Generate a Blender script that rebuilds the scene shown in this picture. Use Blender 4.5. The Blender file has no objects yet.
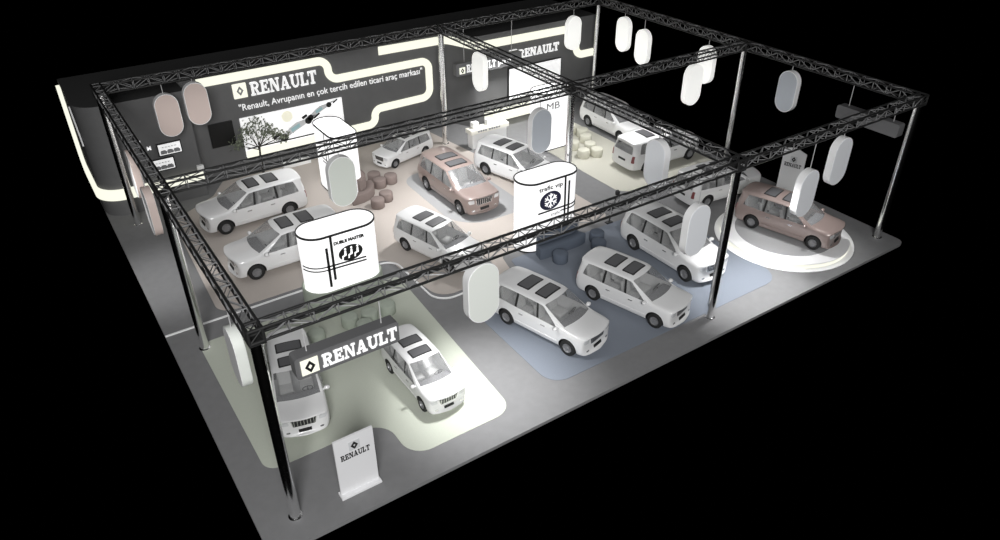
import bpy, bmesh, math, random
from mathutils import Vector, Matrix
from mathutils.bvhtree import BVHTree
R = math.radians
random.seed(7)
scene = bpy.context.scene
COL = scene.collection

# ------------------------------------------------------------------ helpers
def tag(o, label=None, cat=None, group=None, kind=None):
    if label: o['label'] = label
    if cat: o['category'] = cat
    if group: o['group'] = group
    if kind: o['kind'] = kind
    return o

def empty(name, loc, rz=0, label=None, cat=None, group=None):
    o = bpy.data.objects.new(name, None)
    COL.objects.link(o)
    o.empty_display_size = .2
    o.location = loc
    o.rotation_euler = (0, 0, rz)
    return tag(o, label, cat, group)

def link_mesh(name, me, parent=None):
    o = bpy.data.objects.new(name, me)
    COL.objects.link(o)
    if parent: o.parent = parent
    return o

def done(name, bm, mats, parent=None, smooth=None):
    """links a bmesh as one mesh object"""
    bmesh.ops.recalc_face_normals(bm, faces=bm.faces[:])
    me = bpy.data.meshes.new(name)
    bm.to_mesh(me); bm.free()
    for m in (mats if isinstance(mats, (list, tuple)) else [mats]): me.materials.append(m)
    if smooth is not None:
        me.polygons.foreach_set('use_smooth', [True]*len(me.polygons))
        me.set_sharp_from_angle(angle=R(smooth))
    return link_mesh(name, me, parent)

def box(bm, c, s, M=None, bevel=0, mi=0):
    r = bmesh.ops.create_cube(bm, size=1.0)
    vs = r['verts']
    for v in vs: v.co = Vector((v.co.x*s[0]+c[0], v.co.y*s[1]+c[1], v.co.z*s[2]+c[2]))
    if bevel:
        es = list({e for v in vs for e in v.link_edges})
        r2 = bmesh.ops.bevel(bm, geom=es, offset=bevel, segments=2, affect='EDGES', profile=.6)
        vs = list({v for f in r2['faces'] for v in f.verts} | {v for v in vs if v.is_valid})
    if M is not None:
        for v in vs: v.co = M @ v.co
    return vs

def bar(bm, a, b, r, n=6):
    a = Vector(a); b = Vector(b); d = b-a
    L = d.length
    q = d.to_track_quat('Z', 'Y').to_matrix()
    ra, rb = [], []
    for k in range(n):
        t = 2*math.pi*k/n
        o = q @ Vector((r*math.cos(t), r*math.sin(t), 0))
        ra.append(bm.verts.new(a+o)); rb.append(bm.verts.new(b+o))
    for k in range(n):
        bm.faces.new((ra[k], ra[(k+1) % n], rb[(k+1) % n], rb[k]))
    bm.faces.new(ra[::-1]); bm.faces.new(rb)

def lathe(bm, prof, n=32, c=(0, 0, 0), M=None):
    """profile of (r,z) turned about z; closed at both ends when r = 0"""
    rows = []
    for r, z in prof:
        if r < 1e-6: rows.append([bm.verts.new((c[0], c[1], c[2]+z))])
        else: rows.append([bm.verts.new((c[0]+r*math.cos(2*math.pi*k/n), c[1]+r*math.sin(2*math.pi*k/n), c[2]+z)) for k in range(n)])
    for a, b in zip(rows, rows[1:]):
        for k in range(n):
            k2 = (k+1) % n
            if len(a) == 1 and len(b) == 1: continue
            if len(a) == 1: bm.faces.new((a[0], b[k], b[k2]))
            elif len(b) == 1: bm.faces.new((a[k], a[k2], b[0]))
            else: bm.faces.new((a[k], a[k2], b[k2], b[k]))
    if M is not None:
        for row in rows:
            for v in row: v.co = M @ v.co

def rounded(pts, seg=8):
    """2D polygon of (x,y[,r]) -> points with rounded corners"""
    out = []; n = len(pts)
    for i in range(n):
        p = Vector(pts[i][:2]); r = pts[i][2] if len(pts[i]) > 2 else 0
        if r <= 0: out.append(p); continue
        a = Vector(pts[i-1][:2]) - p; b = Vector(pts[(i+1) % n][:2]) - p
        la, lb = a.length, b.length; a /= la; b /= lb
        ang = a.angle(b)
        d = min(r/math.tan(ang/2), la*.49, lb*.49); r = d*math.tan(ang/2)
        c = p + (a+b).normalized()*(r/math.sin(ang/2))
        s = p+a*d-c; e = p+b*d-c
        a0 = math.atan2(s.y, s.x); a1 = math.atan2(e.y, e.x)
        da = (a1-a0+math.pi) % (2*math.pi)-math.pi
        for k in range(seg+1):
            t = a0+da*k/seg
            out.append(c+Vector((r*math.cos(t), r*math.sin(t))))
    return out

def prism(bm, pts, z0, z1, fn=None, mi_top=0):
    """closed outline extruded between z0 and z1; fn maps (u,v,w) to space"""
    fn = fn or (lambda u, v, w: (u, v, w))
    A = [bm.verts.new(fn(p[0], p[1], z0)) for p in pts]
    B = [bm.verts.new(fn(p[0], p[1], z1)) for p in pts]
    n = len(pts)
    for k in range(n): bm.faces.new((A[k], A[(k+1) % n], B[(k+1) % n], B[k]))
    bm.faces.new(A[::-1]); t = bm.faces.new(B); t.material_index = mi_top
    big = [f for f in bm.faces if len(f.verts) > 4]
    for f in big: f.normal_update()
    bmesh.ops.triangulate(bm, faces=big)

def stadium(L, W, n=14):
    """outline of a lozenge, long axis x"""
    r = W/2; o = []
    for s, a0 in ((1, -90), (-1, 90)):
        for k in range(n+1):
            a = R(a0+180*k/n)
            o.append(Vector((s*(L/2-r)+r*math.cos(a), r*math.sin(a))))
    return o

# ------------------------------------------------------------------ materials
def mat(name, col, rough=.5, metal=0, emit=0, alpha=1, noise=0, scale=8, spec=.5, coat=0, ecol=None):
    m = bpy.data.materials.new(name); m.use_nodes = True
    nt = m.node_tree; b = nt.nodes['Principled BSDF']
    c = (*col, 1)
    b.inputs['Base Color'].default_value = c
    b.inputs['Roughness'].default_value = rough
    b.inputs['Metallic'].default_value = metal
    b.inputs['Specular IOR Level'].default_value = spec
    b.inputs['Coat Weight'].default_value = coat
    if emit:
        b.inputs['Emission Color'].default_value = (*ecol, 1) if ecol else c
        b.inputs['Emission Strength'].default_value = emit
    b.inputs['Alpha'].default_value = alpha
    if noise:
        tc = nt.nodes.new('ShaderNodeTexCoord'); n = nt.nodes.new('ShaderNodeTexNoise')
        n.inputs['Scale'].default_value = scale; n.inputs['Detail'].default_value = 4
        r = nt.nodes.new('ShaderNodeValToRGB')
        r.color_ramp.elements[0].position = .3; r.color_ramp.elements[1].position = .7
        r.color_ramp.elements[0].color = (*[max(0, v*(1-noise)) for v in col], 1)
        r.color_ramp.elements[1].color = (*[min(1, v*(1+noise)) for v in col], 1)
        nt.links.new(tc.outputs['Object'], n.inputs['Vector'])
        nt.links.new(n.outputs['Fac'], r.inputs['Fac'])
        nt.links.new(r.outputs['Color'], b.inputs['Base Color'])
    return m

M = dict(
    floor=mat('floor_grey', (.20, .20, .203), .75, noise=.04, scale=3, spec=.2),
    pink=mat('carpet_pink', (.48, .435, .40), .95, noise=.03, scale=40, spec=.1),
    green=mat('carpet_green', (.49, .515, .445), .95, noise=.03, scale=40, spec=.1),
    blue=mat('carpet_blue', (.20, .222, .26), .95, noise=.03, scale=40, spec=.1),
    beige=mat('carpet_beige', (.52, .51, .445), .95, noise=.03, scale=40, spec=.1),
    greyinlay=mat('carpet_grey', (.36, .36, .365), .95, noise=.03, scale=40, spec=.1),
    line=mat('white_trim', (.85, .85, .85), .5),
    roof=mat('roof_shaded', (.065, .065, .065), .9, spec=.1),  # shade on the unlit top is put into this darker colour
    wall=mat('wall_charcoal', (.125, .125, .126), .7, noise=.04, scale=2, spec=.25),
    wallblack=mat('screen_black', (.006, .006, .006), .35),
    ribbon=mat('cream_lightbox', (.12, .12, .105), .5, emit=.98, ecol=(1, 1, .85), spec=.1),
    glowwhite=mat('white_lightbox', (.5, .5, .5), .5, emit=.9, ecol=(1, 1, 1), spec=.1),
    letter=mat('white_letters', (.8, .8, .8), .5, emit=.55),
    ink=mat('black_ink', (.008, .008, .008), .6),
    navy=mat('navy_ink', (.03, .03, .07), .6),
    greyink=mat('grey_ink', (.25, .25, .26), .6),
    chrome=mat('polished_steel', (.95, .95, .95), .17, metal=1),
    lattice=mat('lattice_grey_metal', (.21, .21, .212), .35, spec=.6),
    truss=mat('truss_dark_metal', (.022, .022, .022), .35, spec=.5),
    wire=mat('steel_wire', (.5, .5, .5), .5),
    rim=mat('white_and_lit_sides', (.93, .93, .93), .5),  # plain white; also stands in for light on the hanging panels' sides
    p_pink=mat('panel_pink', (.66, .545, .50), .6),
    p_green=mat('panel_green', (.70, .735, .68), .6),
    p_palegreen=mat('panel_pale_green', (.82, .85, .80), .6),
    p_blue=mat('panel_blue', (.46, .49, .53), .6),
    p_paleblue=mat('panel_pale_blue', (.88, .90, .93), .6),
    p_white=mat('panel_offwhite_lightbox', (.88, .88, .85), .6, emit=.55),
    signgrey=mat('sign_dark_grey', (.13, .13, .133), .6),
    totem=mat('totem_white', (.78, .78, .79), .45),
    paint=mat('car_paint_white', (.75, .75, .75), .28, coat=.6),
    paintpink=mat('car_paint_rose', (.29, .228, .21), .3, coat=.6, metal=.15),
    glass=mat('car_glass', (.30, .305, .31), .2, alpha=.38, spec=.3),
    tint=mat('sunroof_glass', (.12, .12, .125), .1, alpha=.75),
    black=mat('black_rubber', (.012, .012, .012), .55),
    tyre=mat('tyre_rubber', (.012, .012, .012), .8),
    alloy=mat('alloy_rim', (.30, .30, .31), .35, metal=.5),
    lampclear=mat('headlight_lens', (.66, .67, .68), .12, coat=.8),
    red=mat('tail_lamp_red', (.22, .06, .06), .3),
    grille=mat('grille_dark', (.03, .03, .032), .4, metal=.3),
    trim=mat('chrome_trim', (.7, .7, .7), .2, metal=.9),
    seat=mat('seat_grey_cloth', (.62, .62, .61), .9),
    brownpouf=mat('upholstery_brown', (.235, .19, .175), .9, noise=.03, scale=20, spec=.2),
    greenpouf=mat('upholstery_green', (.40, .44, .375), .9, noise=.03, scale=20, spec=.2),
    bluepouf=mat('upholstery_blue', (.10, .118, .15), .9, noise=.03, scale=20, spec=.2),
    beigepouf=mat('upholstery_beige', (.60, .59, .50), .9, noise=.03, scale=20, spec=.2),
    cream=mat('cream_laminate', (.90, .885, .80), .5),
    counter=mat('counter_white', (.84, .84, .83), .5),
    paper=mat('picture_white_glow', (.92, .92, .92), .5, emit=.5),  # emission added to brighten the prints; the lit screen shares it
    pale=mat('picture_grey', (.62, .63, .64), .6),
    teal=mat('picture_teal', (.35, .55, .58), .6),
    sun=mat('picture_cream_disc', (.95, .93, .76), .6, emit=.2),
    leaf=mat('leaf_grey_green', (.16, .18, .13), .9, noise=.35, scale=9),
    bark=mat('bark_dark', (.04, .036, .03), .9),
)

# ------------------------------------------------------------------ lettering
SLAB = {  # slab-serif capitals drawn in a unit-high cell: list of convex polygons, then width
 'R': ([[(0,0),(.46,0),(.46,.14),(0,.14)],[(.09,0),(.33,0),(.33,1),(.09,1)],[(0,.86),(.5,.86),(.5,1),(0,1)],
        [(.33,.86),(.62,1),(.5,1),(.33,1)],[(.5,.82),(.5,1),(.68,.98),(.62,.80)],[(.62,.80),(.68,.98),(.80,.88),(.66,.76)],[(.66,.76),(.80,.88),(.85,.74),(.64,.70)],
        [(.64,.70),(.85,.74),(.78,.58),(.60,.62)],[(.60,.62),(.78,.58),(.62,.46),(.33,.46),(.33,.58)],[(.40,.50),(.62,.50),(.82,.1),(.58,.1)],[(.56,0),(.96,0),(.96,.14),(.56,.14)]], 1.0),
 'E': ([[(0,0),(.8,0),(.8,.14),(0,.14)],[(.09,0),(.33,0),(.33,1),(.09,1)],[(0,.86),(.78,.86),(.78,1),(0,1)],[(.3,.44),(.6,.44),(.6,.57),(.3,.57)],
        [(.5,.34),(.6,.34),(.6,.67),(.5,.67)],[(.66,.68),(.78,.68),(.78,1),(.66,1)],[(.68,0),(.82,0),(.82,.34),(.68,.3)]], .9),
 'N': ([[(0,0),(.38,0),(.38,.12),(0,.12)],[(.12,0),(.25,0),(.25,1),(.12,1)],[(0,.87),(.36,.87),(.36,1),(0,1)],[(.12,1),(.40,1),(.90,0),(.66,0)],
        [(.76,0),(.90,0),(.90,1),(.76,1)],[(.64,.87),(1.02,.87),(1.02,1),(.64,1)]], 1.08),
 'A': ([[(0,0),(.36,0),(.36,.13),(0,.13)],[(.54,0),(1.0,0),(1.0,.13),(.54,.13)],[(.10,.05),(.24,.05),(.52,1),(.40,1)],[(.40,1),(.62,1),(.90,.05),(.64,.05)],
        [(.24,.27),(.70,.27),(.70,.39),(.26,.39)]], 1.04),
 'U': ([[(0,.87),(.44,.87),(.44,1),(0,1)],[(.10,.3),(.34,.3),(.34,1),(.10,1)],[(.10,.32),(.34,.32),(.44,.14),(.30,.02)],[(.30,.02),(.44,.14),(.60,.14),(.66,.0),(.46,-.02)],
        [(.60,.14),(.66,0),(.86,.16),(.74,.32)],[(.74,.30),(.86,.14),(.87,1),(.74,1)],[(.62,.87),(.99,.87),(.99,1),(.62,1)]], 1.04),
 'L': ([[(0,0),(.78,0),(.78,.14),(0,.14)],[(.09,0),(.33,0),(.33,1),(.09,1)],[(0,.87),(.44,.87),(.44,1),(0,1)],[(.66,0),(.80,0),(.80,.38),(.66,.34)]], .86),
 'T': ([[(.2,0),(.66,0),(.66,.13),(.2,.13)],[(.31,0),(.55,0),(.55,1),(.31,1)],[(0,.86),(.86,.86),(.86,1),(0,1)],[(0,.64),(.12,.68),(.12,1),(0,1)],[(.74,.68),(.86,.64),(.86,1),(.74,1)]], .9),
}
def slab_width(word): return sum(SLAB[c][1] for c in word)-.04
def slab_word(bm, word, fn, w, h, d0, d1):
    """word filling a w x h cell; fn(u,v,depth) maps to space"""
    k = w/slab_width(word); x = 0
    for c in word:
        polys, adv = SLAB[c]
        for i, p in enumerate(polys):
            e = .0004*i
            A = [bm.verts.new(fn((x+a)*k, b*h, d0)) for a, b in p]; B = [bm.verts.new(fn((x+a)*k, b*h, d1+e)) for a, b in p]
            n = len(p)
            for j in range(n): bm.faces.new((A[j], A[(j+1) % n], B[(j+1) % n], B[j]))
            bm.faces.new(A[::-1]); bm.faces.new(B)
        x += adv

def rhombus_mark(bm, fn, cx, cy, w, h, d0, d1, t=.42):
    """open diamond, inner hole t of the outer"""
    O = [(0, h/2), (w/2, 0), (0, -h/2), (-w/2, 0)]
    for i in range(4):
        a, b = O[i], O[(i+1) % 4]
        q = [a, b, (b[0]*t, b[1]*t), (a[0]*t, a[1]*t)]
        A = [bm.verts.new(fn(cx+u, cy+v, d0)) for u, v in q]; B = [bm.verts.new(fn(cx+u, cy+v, d1)) for u, v in q]
        for j in range(4): bm.faces.new((A[j], A[(j+1) % 4], B[(j+1) % 4], B[j]))
        bm.faces.new(A[::-1]); bm.faces.new(B)

def text_obj(name, s, size, material, parent, Mx, width=None, offset=0, ext=.006, align='LEFT'):
    cu = bpy.data.curves.new(name, 'FONT'); cu.body = s; cu.size = size; cu.extrude = ext; cu.offset = offset; cu.resolution_u = 3
    t = bpy.data.objects.new(name, cu); COL.objects.link(t)
    dg = bpy.context.evaluated_depsgraph_get()
    me = bpy.data.meshes.new_from_object(t.evaluated_get(dg))
    bpy.data.objects.remove(t); bpy.data.curves.remove(cu)
    xs = [v.co.x for v in me.vertices]; x0, x1 = min(xs), max(xs)
    k = (width/(x1-x0)) if width else 1
    for v in me.vertices: v.co = Mx @ Vector(((v.co.x-x0)*k, v.co.y, v.co.z))
    me.materials.clear(); me.materials.append(material)
    me.name = name
    return link_mesh(name, me, parent)

def front(y):      # a frame on a plane facing -y: u right, v up, depth towards the viewer
    return lambda u, v, d: Vector((u, y-d, v))
def frontM(x, y, z):
    return Matrix(((1, 0, 0, x), (0, 0, -1, y), (0, 1, 0, z), (0, 0, 0, 1)))

# ------------------------------------------------------------------ floor
X0, X1, Y0, Y1 = -1.0, 27.05, -.92, 25.35
bm = bmesh.new()
prism(bm, rounded([(X0, Y0, .15), (X1, Y0, .35), (X1, Y1, .1), (X0, Y1, .1)]), -.12, 0)
tag(done('floor', bm, M['floor']), 'grey platform floor of the whole stand', None, None, 'structure')

def carpet(pts, m, label, z=.012, name='carpet'):
    bm = bmesh.new()
    prism(bm, rounded(pts), 0.0005, z)
    return tag(done(name, bm, m), label, 'carpet')
carpet([(-.13, 8.95, .5), (-.13, 1.9, .45), (3.6, 1.9, .75), (3.6, .06, .7), (7.2, .06, .65), (7.72, 8.95, .3)], M['green'],
       'pale green carpet with a stepped front edge at the front left corner')
carpet([(8.9, .25, .7), (20.4, .25, .9), (20.4, 7.4, .4), (12.15, 7.4, .2), (11.95, 6.2, .3), (8.95, 6.0, .3)], M['blue'],
       'slate blue carpet under the white minivans at the front right')
carpet([(1.0, 10.35, .6), (7.95, 10.35, .5), (8.35, 6.65, .75), (11.7, 6.65, .2), (12.0, 7.85, .3), (18.12, 7.85, .75), (18.12, 13.2, .8),
        (16.6, 17.2, .6), (16.0, 21.68, .1), (4.6, 21.68, .1), (3.6, 20.1, .6), (1.35, 18.6, .6)], M['pink'],
       'large dusty pink carpet in front of the long dark back wall')
carpet([(20.0, 9.25, .75), (26.6, 9.25, .4), (26.6, 13.3, .4), (23.75, 13.5, .3), (23.75, 19.4, .3), (22.1, 19.4, .3), (22.0, 16.7, .2), (20.0, 16.5, .3)], M['beige'],
       'beige carpet under the beige poufs at the back right')
carpet([(11.75, 10.65, 1.6), (15.5, 10.65, .8), (15.5, 16.8, 1.2), (11.9, 16.8, 1.0)], M['greyinlay'],
       'grey carpet inlay beneath the rose minivan on the pink carpet', .017, 'carpet_inlay')

# raised white edge line winding along the front of the pink area
def stroke_pts(path, r=.5, step=.25):
    pts = []
    P = [Vector(p[:2]) for p in path]; rr = [p[2] if len(p) > 2 else 0 for p in path]
    out = [P[0]]
    for i in range(1, len(P)-1):
        a = P[i-1]-P[i]; b = P[i+1]-P[i]; la, lb = a.length, b.length; a /= la; b /= lb
        if rr[i] <= 0: out.append(P[i]); continue
        ang = a.angle(b); d = min(rr[i]/math.tan(ang/2), la*.49, lb*.49); r_ = d*math.tan(ang/2)
        c = P[i]+(a+b).normalized()*(r_/math.sin(ang/2)); s = P[i]+a*d-c; e = P[i]+b*d-c
        a0 = math.atan2(s.y, s.x); da = (math.atan2(e.y, e.x)-a0+math.pi) % (2*math.pi)-math.pi
        for k in range(11): out.append(c+Vector((r_*math.cos(a0+da*k/10), r_*math.sin(a0+da*k/10))))
    out.append(P[-1])
    for a, b in zip(out, out[1:]):
        n = max(1, int((b-a).length/step))
        for k in range(n): pts.append(a.lerp(b, k/n))
    pts.append(out[-1])
    return pts
def ribbon_mesh(bm, pts, half, fn, d0, d1):
    L, Rr = [], []
    n = len(pts)
    for i, p in enumerate(pts):
        t = (pts[min(i+1, n-1)]-pts[max(i-1, 0)]).normalized(); nn = Vector((-t.y, t.x))
        L.append(p+nn*half); Rr.append(p-nn*half)
    ring = [[bm.verts.new(fn(*q, d)) for q, d in ((L[i], d0), (L[i], d1), (Rr[i], d1), (Rr[i], d0))] for i in range(n)]
    for a, b in zip(ring, ring[1:]):
        for k in range(4): bm.faces.new((a[k], a[(k+1) % 4], b[(k+1) % 4], b[k]))
    bm.faces.new(ring[0]); bm.faces.new(ring[-1][::-1])
bm = bmesh.new()
ribbon_mesh(bm, stroke_pts([(-1.0, 10.05), (8.12, 10.1, .6), (8.12, 6.4, .75), (11.4, 6.4)]), .032, lambda u, v, d: (u, v, d), .0, .05)
tag(done('trim_1', bm, M['line']), 'thin white raised line winding along the front of the pink carpet', None, None, 'structure')

# ------------------------------------------------------------------ back wall: a deep closed block
def arc(cx, cy, r, a0, a1, n=12):
    return [Vector((cx+r*math.cos(R(a0+(a1-a0)*k/n)), cy+r*math.sin(R(a0+(a1-a0)*k/n)))) for k in range(n+1)]
WH = 5.17
pathL = [Vector((-1, 25.3)), *arc(.0, 21.4, 1.0, 180, 270), Vector((3.45, 20.4))]
def scurve():
    out = []
    for k in range(13):
        t = k/12; out.append(Vector((17.5+1.35*t, 21.7-1.5*(3*t*t-2*t**3))))
    return out
pathR = [Vector((3.45, 21.7)), *scurve(), Vector((27.05, 20.2))]
bm = bmesh.new()
prism(bm, pathL+pathR+[Vector((27.05, 25.3))], 0.0, WH, mi_top=1)
tag(done('wall_back', bm, [M['wall'], M['roof']], smooth=35), 'deep charcoal back wall block with a rounded left corner', None, None, 'structure')

class Path:
    def __init__(s, pts):
        s.p = pts; s.l = [0]
        for a, b in zip(pts, pts[1:]): s.l.append(s.l[-1]+(b-a).length)
    def at(s, u, v, d):
        i = 0
        while i < len(s.l)-2 and u > s.l[i+1]: i += 1
        a, b = s.p[i], s.p[i+1]; t = (u-s.l[i])/(s.l[i+1]-s.l[i]); q = a.lerp(b, t); tt = (b-a).normalized()
        return Vector((q.x+tt.y*d, q.y-tt.x*d, v))
PL, PR = Path(pathL), Path(pathR)
sX = lambda x: x-3.45                               # arc length on the long wall for a given x
sB = lambda x: PR.l[-1]-(27.05-x)                   # same on the right-hand wall
cornerL = PL.l[-1]-3.45
bm = bmesh.new()
ribbon_mesh(bm, stroke_pts([(.62, 5.0), (.62, 1.07, .7), (cornerL+3.55-.1, 1.07)], step=.12), .24, PL.at, .0, .16)
tag(done('light_band', bm, M['ribbon']), 'cream light band running down the left end of the wall and round its corner', 'light band', 'cream light bands on the wall')
bm = bmesh.new()
ribbon_mesh(bm, stroke_pts([(sX(4.3), 4.95), (sX(10.72), 4.95, .5), (sX(10.72), 3.90, .5), (sX(16.5), 3.90, .45), (sX(16.5), 1.87, .5), (sX(13.05), 1.83, .55),
                            (sX(13.05), 1.02, .45), (sX(5.92), 1.0)], step=.15), .195, PR.at, .0, .09)
tag(done('light_band', bm, M['ribbon']), 'long cream light band looping around the slogan on the back wall', 'light band', 'cream light bands on the wall')
bm = bmesh.new()
ribbon_mesh(bm, stroke_pts([(sX(13.6), 4.90), (sX(17.4), 4.86), (sB(19.2), 4.66), (sB(25.65), 4.62, .6), (sB(25.65), 2.98, .5), (sB(26.98), 2.98)], step=.12), .21, PR.at, .0, .09)
tag(done('light_band', bm, M['ribbon']), 'cream light band following the curved wall and hooking down at its right end', 'light band', 'cream light bands on the wall')

# the white plate on the left end of the block
bm = bmesh.new()
prism(bm, [(20.95, 3.4), (21.3, 3.4), (22.5, 4.75), (22.2, 4.8)], 0, .06, lambda u, v, d: (-1-d, u, v))
tag(done('wall_plate', bm, M['rim']), 'narrow white plate high on the left end of the wall', 'wall plate')

# wall signs: emblem plate + slab lettering
def wall_sign(name, label, y, ex, ez, es, lx, lz, lw, lh, plate, mark, lettermat):
    t = empty(name, (lx, y, lz), 0, label, 'sign')
    inv = Matrix.Translation((-lx, -y, -lz)); f0 = front(y); f = lambda u, v, d: inv @ f0(u, v, d)
    bm = bmesh.new(); prism(bm, rounded([(ex, ez, .03), (ex+es, ez, .03), (ex+es, ez+es*1.08, .03), (ex, ez+es*1.08, .03)], 3), 0, .06, f)
    pl = done('emblem_plate', bm, plate, t)
    bm = bmesh.new(); rhombus_mark(bm, f, ex+es/2, ez+es*.54, es*.5, es*.72, .06, .075)
    done('emblem', bm, mark, pl)
    bm = bmesh.new(); slab_word(bm, 'RENAULT', lambda u, v, d: f(lx+u, lz+v, d), lw, lh, 0, .06)
    done('lettering', bm, lettermat, t)
    return t
wall_sign('wall_sign', 'white slab lettering with cream emblem square above the slogan on the long wall', 21.7, 5.86, 3.88, .66, 6.70, 3.88, 3.37, .66, M['ribbon'], M['greyink'], M['letter'])
wall_sign('wall_sign', 'white slab lettering with emblem on the right-hand wall above the white screen', 20.2, 20.85, 3.52, .52, 21.5, 3.52, 2.85, .47, M['letter'], M['ink'], M['letter'])
t = empty('slogan', (6.0, 21.7, 3.2), 0, 'white slogan in quotation marks running under the large wall sign', 'lettering')
text_obj('lettering', '"Renault, Avrupanın en çok tercih edilen ticari araç markası"', .46, M['letter'], t, frontM(0, -.02, .05), width=10.1, offset=0, ext=.02)

# long picture with racing cars
t = empty('picture_panel', (5.9, 21.7, .85), 0, 'white picture panel of racing cars with a cream disc behind the light band', 'picture')
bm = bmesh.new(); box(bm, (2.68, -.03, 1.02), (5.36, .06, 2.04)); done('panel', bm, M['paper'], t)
fp = lambda u, v, d: Vector((u, -.06-d, v))
def poly(bm, pts, d0=0, d1=.012): prism(bm, [Vector(p) for p in pts], d0, d1, fp)
def racer(ox, oz, a, s, parent):
    ca, sa = math.cos(a), math.sin(a)
    tr = lambda L: [(ox+s*(u*ca-v*sa), oz+s*(u*sa+v*ca)) for u, v in L]
    b = bmesh.new(); poly(b, tr([(-1.1, -.1), (-.5, -.16), (.5, -.16), (1.1, -.05), (.5, .06), (.1, .18), (-.2, .16), (-.6, .08), (-1.1, .06)]), .004, .016); o = done('race_car_picture', b, M['pale'], parent)
    b = bmesh.new()
    for cx, r in ((-.75, .2), (.62, .17)):
        b2 = bmesh.new(); poly(b2, tr([(cx+r*math.cos(k*.5236), -.1+r*math.sin(k*.5236)) for k in range(12)]), .01, .022); done('tyre', b2, M['ink'], o)
    poly(b, tr([(-1.2, .1), (-.85, .1), (-.85, .26), (-1.2, .26)]), .01, .022); done('rear_wing', b, M['ink'], o)
    b = bmesh.new(); poly(b, tr([(.9, -.2), (1.25, -.16), (1.25, -.08), (.9, -.1)]), .01, .022); done('front_wing', b, M['ink'], o)
    b = bmesh.new(); poly(b, tr([(-.3, -.1), (.15, -.1), (.2, .06), (-.3, .08)]), .012, .024); done('livery', b, M['teal'], o)
racer(2.75, 1.02, .42, 1.1, t); racer(4.1, 1.66, .42, .85, t)
bm = bmesh.new(); box(bm, (2.3, -.08, .44), (4.4, .06, .05)); done('shadow_gap_strip', bm, M['ink'], t)  # painted-in shadow gap: a dark strip above the low light band
bm = bmesh.new(); poly(bm, [(2.35+.3*math.cos(k*.314), 1.65+.3*math.sin(k*.314)) for k in range(20)], .002, .01); done('disc', bm, M['sun'], t)

bm = bmesh.new(); box(bm, (4.95, 21.66, 2.3), (1.16, .08, 1.2), bevel=.01)
tag(done('wall_screen', bm, M['wallblack']), 'black square screen on the wall left of the racing picture', 'screen')
t = empty('large_screen', (22.65, 20.2, 1.25), 0, 'white lit screen in black frame below the right-hand wall sign', 'screen')
bm = bmesh.new(); box(bm, (0, -.05, .9), (3.8, .1, 1.86)); done('frame', bm, M['ink'], t)
bm = bmesh.new(); box(bm, (0, -.105, .9), (3.68, .03, 1.76)); sc = done('screen', bm, M['paper'], t)
bm = bmesh.new(); fs = lambda u, v, d: Vector((u, -.12-d, v))
for a, b in (((-1.4, 1.2), (-.6, 1.35)), ((-.6, 1.35), (-.2, 1.1)), ((-1.2, .9), (-.5, .85)), ((.2, 1.3), (1.2, 1.5)), ((1.2, 1.5), (1.4, 1.1)), ((-.5, .85), (.1, .6)), ((.3, .9), (1.3, .95))):
    bar(bm, fs(*a, .002), fs(*b, .002), .008, 4)
done('line_drawing', bm, M['p_blue'], sc)

# two small pictures of vans and the letters on the left block
def bus_picture(x, z, w, h, label):
    t = empty('wall_picture', (x, 20.4, z), 0, label, 'picture', 'van pictures on the left wall block')
    bm = bmesh.new(); box(bm, (0, -.03, 0), (w+.1, .06, h+.1)); done('frame', bm, M['ink'], t)
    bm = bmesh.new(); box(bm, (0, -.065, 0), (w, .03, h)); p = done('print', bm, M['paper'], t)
    ff = lambda u, v, d: Vector((u, -.08-d, v))
    bm = bmesh.new()
    for sx in (-1, 0, 1):
        x0 = sx*w*.3; q = [(x0-.13, -h*.42), (x0+.13, -h*.42), (x0+.14, -h*.2), (x0+.07, -h*.05), (x0-.1, -h*.05), (x0-.14, -h*.2)]
        prism(bm, [Vector(a) for a in q], 0, .01, ff)
    done('van_drawing', bm, M['greyink'], p)
    bm = bmesh.new()
    for k in range(5): box(bm, (-w*.3+k*w*.14, -.085, h*.22), (w*.08, .008, .05))
    done('print_text', bm, M['pale'], p)
bus_picture(2.27, 2.72, .96, .5, 'black-framed white van picture on the left wall block, upper of two')
bus_picture(1.84, 2.03, .92, .5, 'black-framed white van picture on the left wall block, lower of two')
t = empty('wall_letters', (1.1, 20.4, 2.9), 0, 'small white letters beside the van pictures on the left wall block', 'lettering')
text_obj('upper_letter', 'ı', .34, M['letter'], t, frontM(0, -.01, .28), offset=.01, ext=.01)
text_obj('lower_letter', 'M', .24, M['letter'], t, frontM(.24, -.01, -.08), offset=.01, ext=.01)

# low furniture along the wall
bm = bmesh.new(); box(bm, (3.36, 20.31, 1.46), (.30, .17, .30), bevel=.015)
tag(done('wall_box', bm, M['counter']), 'small white box on the right end of the low cream wall band', 'box')
bm = bmesh.new(); box(bm, (8.2, 21.2, .13), (1.5, .34, .26), bevel=.03)
tag(done('low_bench', bm, M['counter']), 'low white bench at the foot of the racing picture', 'bench')
t = empty('wall_shelf', (21.5, 20.2, .46), 0, 'cream glowing shelf along the right-hand wall behind the counter', 'shelf')
bm = bmesh.new(); box(bm, (-.0, -.45, .24), (4.7, .9, .46), bevel=.02); done('shelf_body', bm, M['ribbon'], t)
bm = bmesh.new(); box(bm, (1.9, -.4, -.23), (.1, .7, .46)); done('support', bm, M['signgrey'], t)
bm = bmesh.new(); box(bm, (-1.9, -.4, -.23), (.1, .7, .46)); done('support', bm, M['signgrey'], t)

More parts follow.
